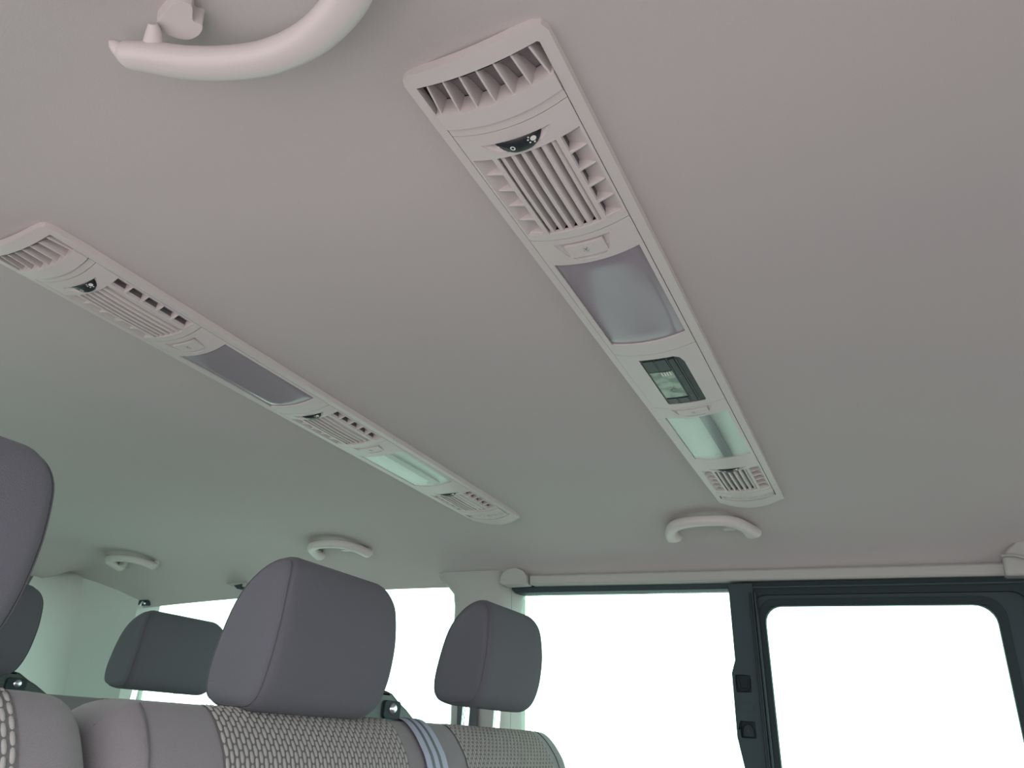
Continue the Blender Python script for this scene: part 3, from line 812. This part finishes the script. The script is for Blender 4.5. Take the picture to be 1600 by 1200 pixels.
def woven(parent, y0, y1, dx, depth=.16, s0=.012):
    at, T = front_curve(dx); bm = bmesh.new()
    m = 26; rows = []
    for i in range(m+1):
        x, z, tx, tz = at(s0-.004+(depth)*i/m); nx, nz = -tz, tx
        rows.append([bm.verts.new((x+nx*.0010, y, z+nz*.0010)) for y in (y0-.001, y1+.001)])
    for a, b in zip(rows, rows[1:]): bm.faces.new((a[0], a[1], b[1], b[0]))
    pitch = .0064; nc = int(round((y1-y0)/pitch)); pitch = (y1-y0)/nc; LEN = .0130
    for c in range(nc):
        yc = y0+pitch*(c+.5); s = s0-(LEN/2 if c % 2 else 0)
        if c % 2: s += 0
        while s+LEN < s0+depth-.004:
            a = max(s+.0006, s0); b = s+LEN-.0006
            if b-a > .004:
                hw = pitch*.36
                R = []
                for t, wf, hf in ((0, .35, .15), (.12, .85, .75), (.5, 1, 1), (.88, .85, .75), (1, .35, .15)):
                    x, z, tx, tz = at(a+(b-a)*t); nx, nz = -tz, tx
                    base = .0009
                    R.append([bm.verts.new((x+nx*(base+h*hf), yc+o*hw*wf, z+nz*(base+h*hf))) for o, h in ((-1, 0), (-.55, .0014), (.55, .0014), (1, 0))])
                for p, q in zip(R, R[1:]):
                    for k in range(3):
                        f = bm.faces.new((p[k], p[k+1], q[k+1], q[k])); f.material_index = 1
            s += LEN
    return obj('woven_panel', bm, ['panel', 'cell'], parent, smooth=60, kind='stuff')
def seat(name, label, y0, y1, heads, dx, cushion=True, hcol='fabricd', group=None):
    t = thing(name, label, 'seat', (-.58+dx, (y0+y1)/2, -.95), group)
    P = prof2([(a+dx, b) for a, b in BACK], 4)
    bm = bmesh.new(); loft(bm, P, ystations(y0, y1, .048, 14, 8))
    back = obj('backrest', bm, 'fabric', t, smooth=75)
    for yc, dz, pw, hw in heads:
        headrest(t, yc, dz, dx, hcol, hw)
        woven(back, yc+.012-pw, yc+.012+pw, dx, .15 if dx > -.5 else .10)
    # lower cushion and legs
    P2 = prof2([(-.62+dx, -.60), (-.60+dx, -.49), (-.40+dx, -.48), (-.18+dx, -.47), (-.12+dx, -.50), (-.12+dx, -.57), (-.20+dx, -.61), (-.5+dx, -.62)], 4)
    bm = bmesh.new(); loft(bm, P2, ystations(y0, y1, .03, 10, 5)); obj('seat_cushion', bm, 'fabric', t, smooth=75)
    for yl in (y0+.07, y1-.07):
        bm = bmesh.new(); box(bm, -.50+dx, -.24+dx, yl-.02, yl+.02, -.952, -.60); obj('leg', bm, 'guide', t, bevel=.006)
    return t, back
def seam_line(parent, y0, y1, dx, s0, s1, off=.0005, name='seam', r=.0009):
    at, T = front_curve(dx); pts = []
    for i in range(40):
        s = s0+(s1-s0)*i/39; x, z, tx, tz = at(s); pts.append(Vector((x-tz*off, y0+(y1-y0)*(i/39), z+tx*off)))
    bm = bmesh.new(); sweep(bm, pts, (r, r), up=(0, 1, 0), nseg=6); return obj(name, bm, 'seam', parent)
single, sb = seat('passenger_seat', 'single grey seat at far left edge, nearest the camera', -.02, .436, [(.218, .0125, .128, .105)], 0)
bench, bb = seat('bench_seat', 'double grey bench in front row with two headrests and blue-grey belt', .439, 1.425, [(.700, -.005, .155, .1085), (1.163, .0265, .155, .1085)], 0)
rear, rb = seat('bench_seat', 'rear bench mostly hidden, dark headrest in front of the rear window', .10, 1.42, [(.300, .02, .15, .1085), (.752, .022, .15, .1085), (1.208, .0205, .15, .121)], -.90)
seam_line(bb, .478, .462, 0, .020, .20)
seam_line(bb, .443, .453, 0, .100, .094, .0006, r=.0006)
seam_line(bb, 1.352, 1.362, 0, .012, .2)
# belt guides on the benches
def belt_guide(parent, dx, dy, lab=None):
    pts = [(.79, -.02), (.79, .034), (.80, .040), (.868, .040), (.884, .037), (.905, .026), (.923, .0185), (.950, .004), (.975, -.012), (.985, -.022), (.98, -.03)]
    bm = bmesh.new()
    poly_prism(bm, [[(a+dy, b) for a, b in pts]], lambda a, b: Vector((-.705+dx, a, b)), lambda a, b: Vector((-.640+dx, a, b-.002)))
    g = obj('belt_guide', bm, 'guide', parent, bevel=.005, seg=3)
    if lab: g['label'] = lab
    bm = bmesh.new(); bmesh.ops.create_uvsphere(bm, u_segments=16, v_segments=10, radius=.0085)
    for v in bm.verts: v.co = Vector((v.co.x*.5-.637+dx, v.co.y+.882+dy, v.co.z*.9+.016))
    obj('bolt', bm, 'bolt', g)
    bm = bmesh.new(); poly_prism(bm, [rrect(.862+dy, .900+dy, .003, .026, .006, 4)], lambda a, b: Vector((-.642+dx, a, b)), lambda a, b: Vector((-.6365+dx, a, b)))
    obj('bolt_recess', bm, 'frame', g, bevel=.001)
belt_guide(bench, 0, 0); belt_guide(rear, -.90, 0.0)
# the belt itself
at, T = front_curve(0)
bt = bpy.data.objects.new('seat_belt', None); C.objects.link(bt); bt.location = (-.6, .945, -.1)
tag(bt, 'striped blue-grey seat belt running down the bench between its two places', 'seat belt')
def strip(name, ya, yb, off, mt):
    bm = bmesh.new(); rows = []
    for i in range(50):
        s = .002+.24*i/49; x, z, tx, tz = at(s)
        rows.append([(x-tz*off, z+tx*off), (x-tz*(off-.0012), z+tx*(off-.0012))])
    V = [[bm.verts.new((p[0], y+.012*(k/49-.4), p[1])) for p in r for y in (ya, yb)] for k, r in enumerate(rows)]
    for a, b in zip(V, V[1:]):
        for q in ((0, 1), (1, 3), (3, 2), (2, 0)): bm.faces.new((a[q[0]], a[q[1]], b[q[1]], b[q[0]]))
    bm.faces.new((V[0][0], V[0][1], V[0][3], V[0][2])); bm.faces.new((V[-1][0], V[-1][1], V[-1][3], V[-1][2]))
    return obj(name, bm, mt, bt, smooth=40)
strip('webbing', .906, .958, .0050, 'belt')
for y in (.9190, .9375): strip('stripe', y, y+.0062, .0054, 'beltd')
bs = bpy.data.objects.new('seat_belt', None); C.objects.link(bs); bs.location = (-.94, 1.6, .2)
tag(bs, 'dark upright seat belt on the pillar behind the right headrest', 'seat belt')
bm = bmesh.new(); box(bm, -.968, -.915, 1.585, 1.588, -.55, .17)
for v in bm.verts: v.co.y += TI*(.17-v.co.z)
obj('webbing', bm, 'beltd', bs)
bm = bmesh.new(); sweep(bm, [Vector((-.975, 1.588, .17)), Vector((-.908, 1.588, .17))], (.009, .008), up=(0, 1, 0), nseg=12); obj('belt_loop', bm, 'guide', bs)
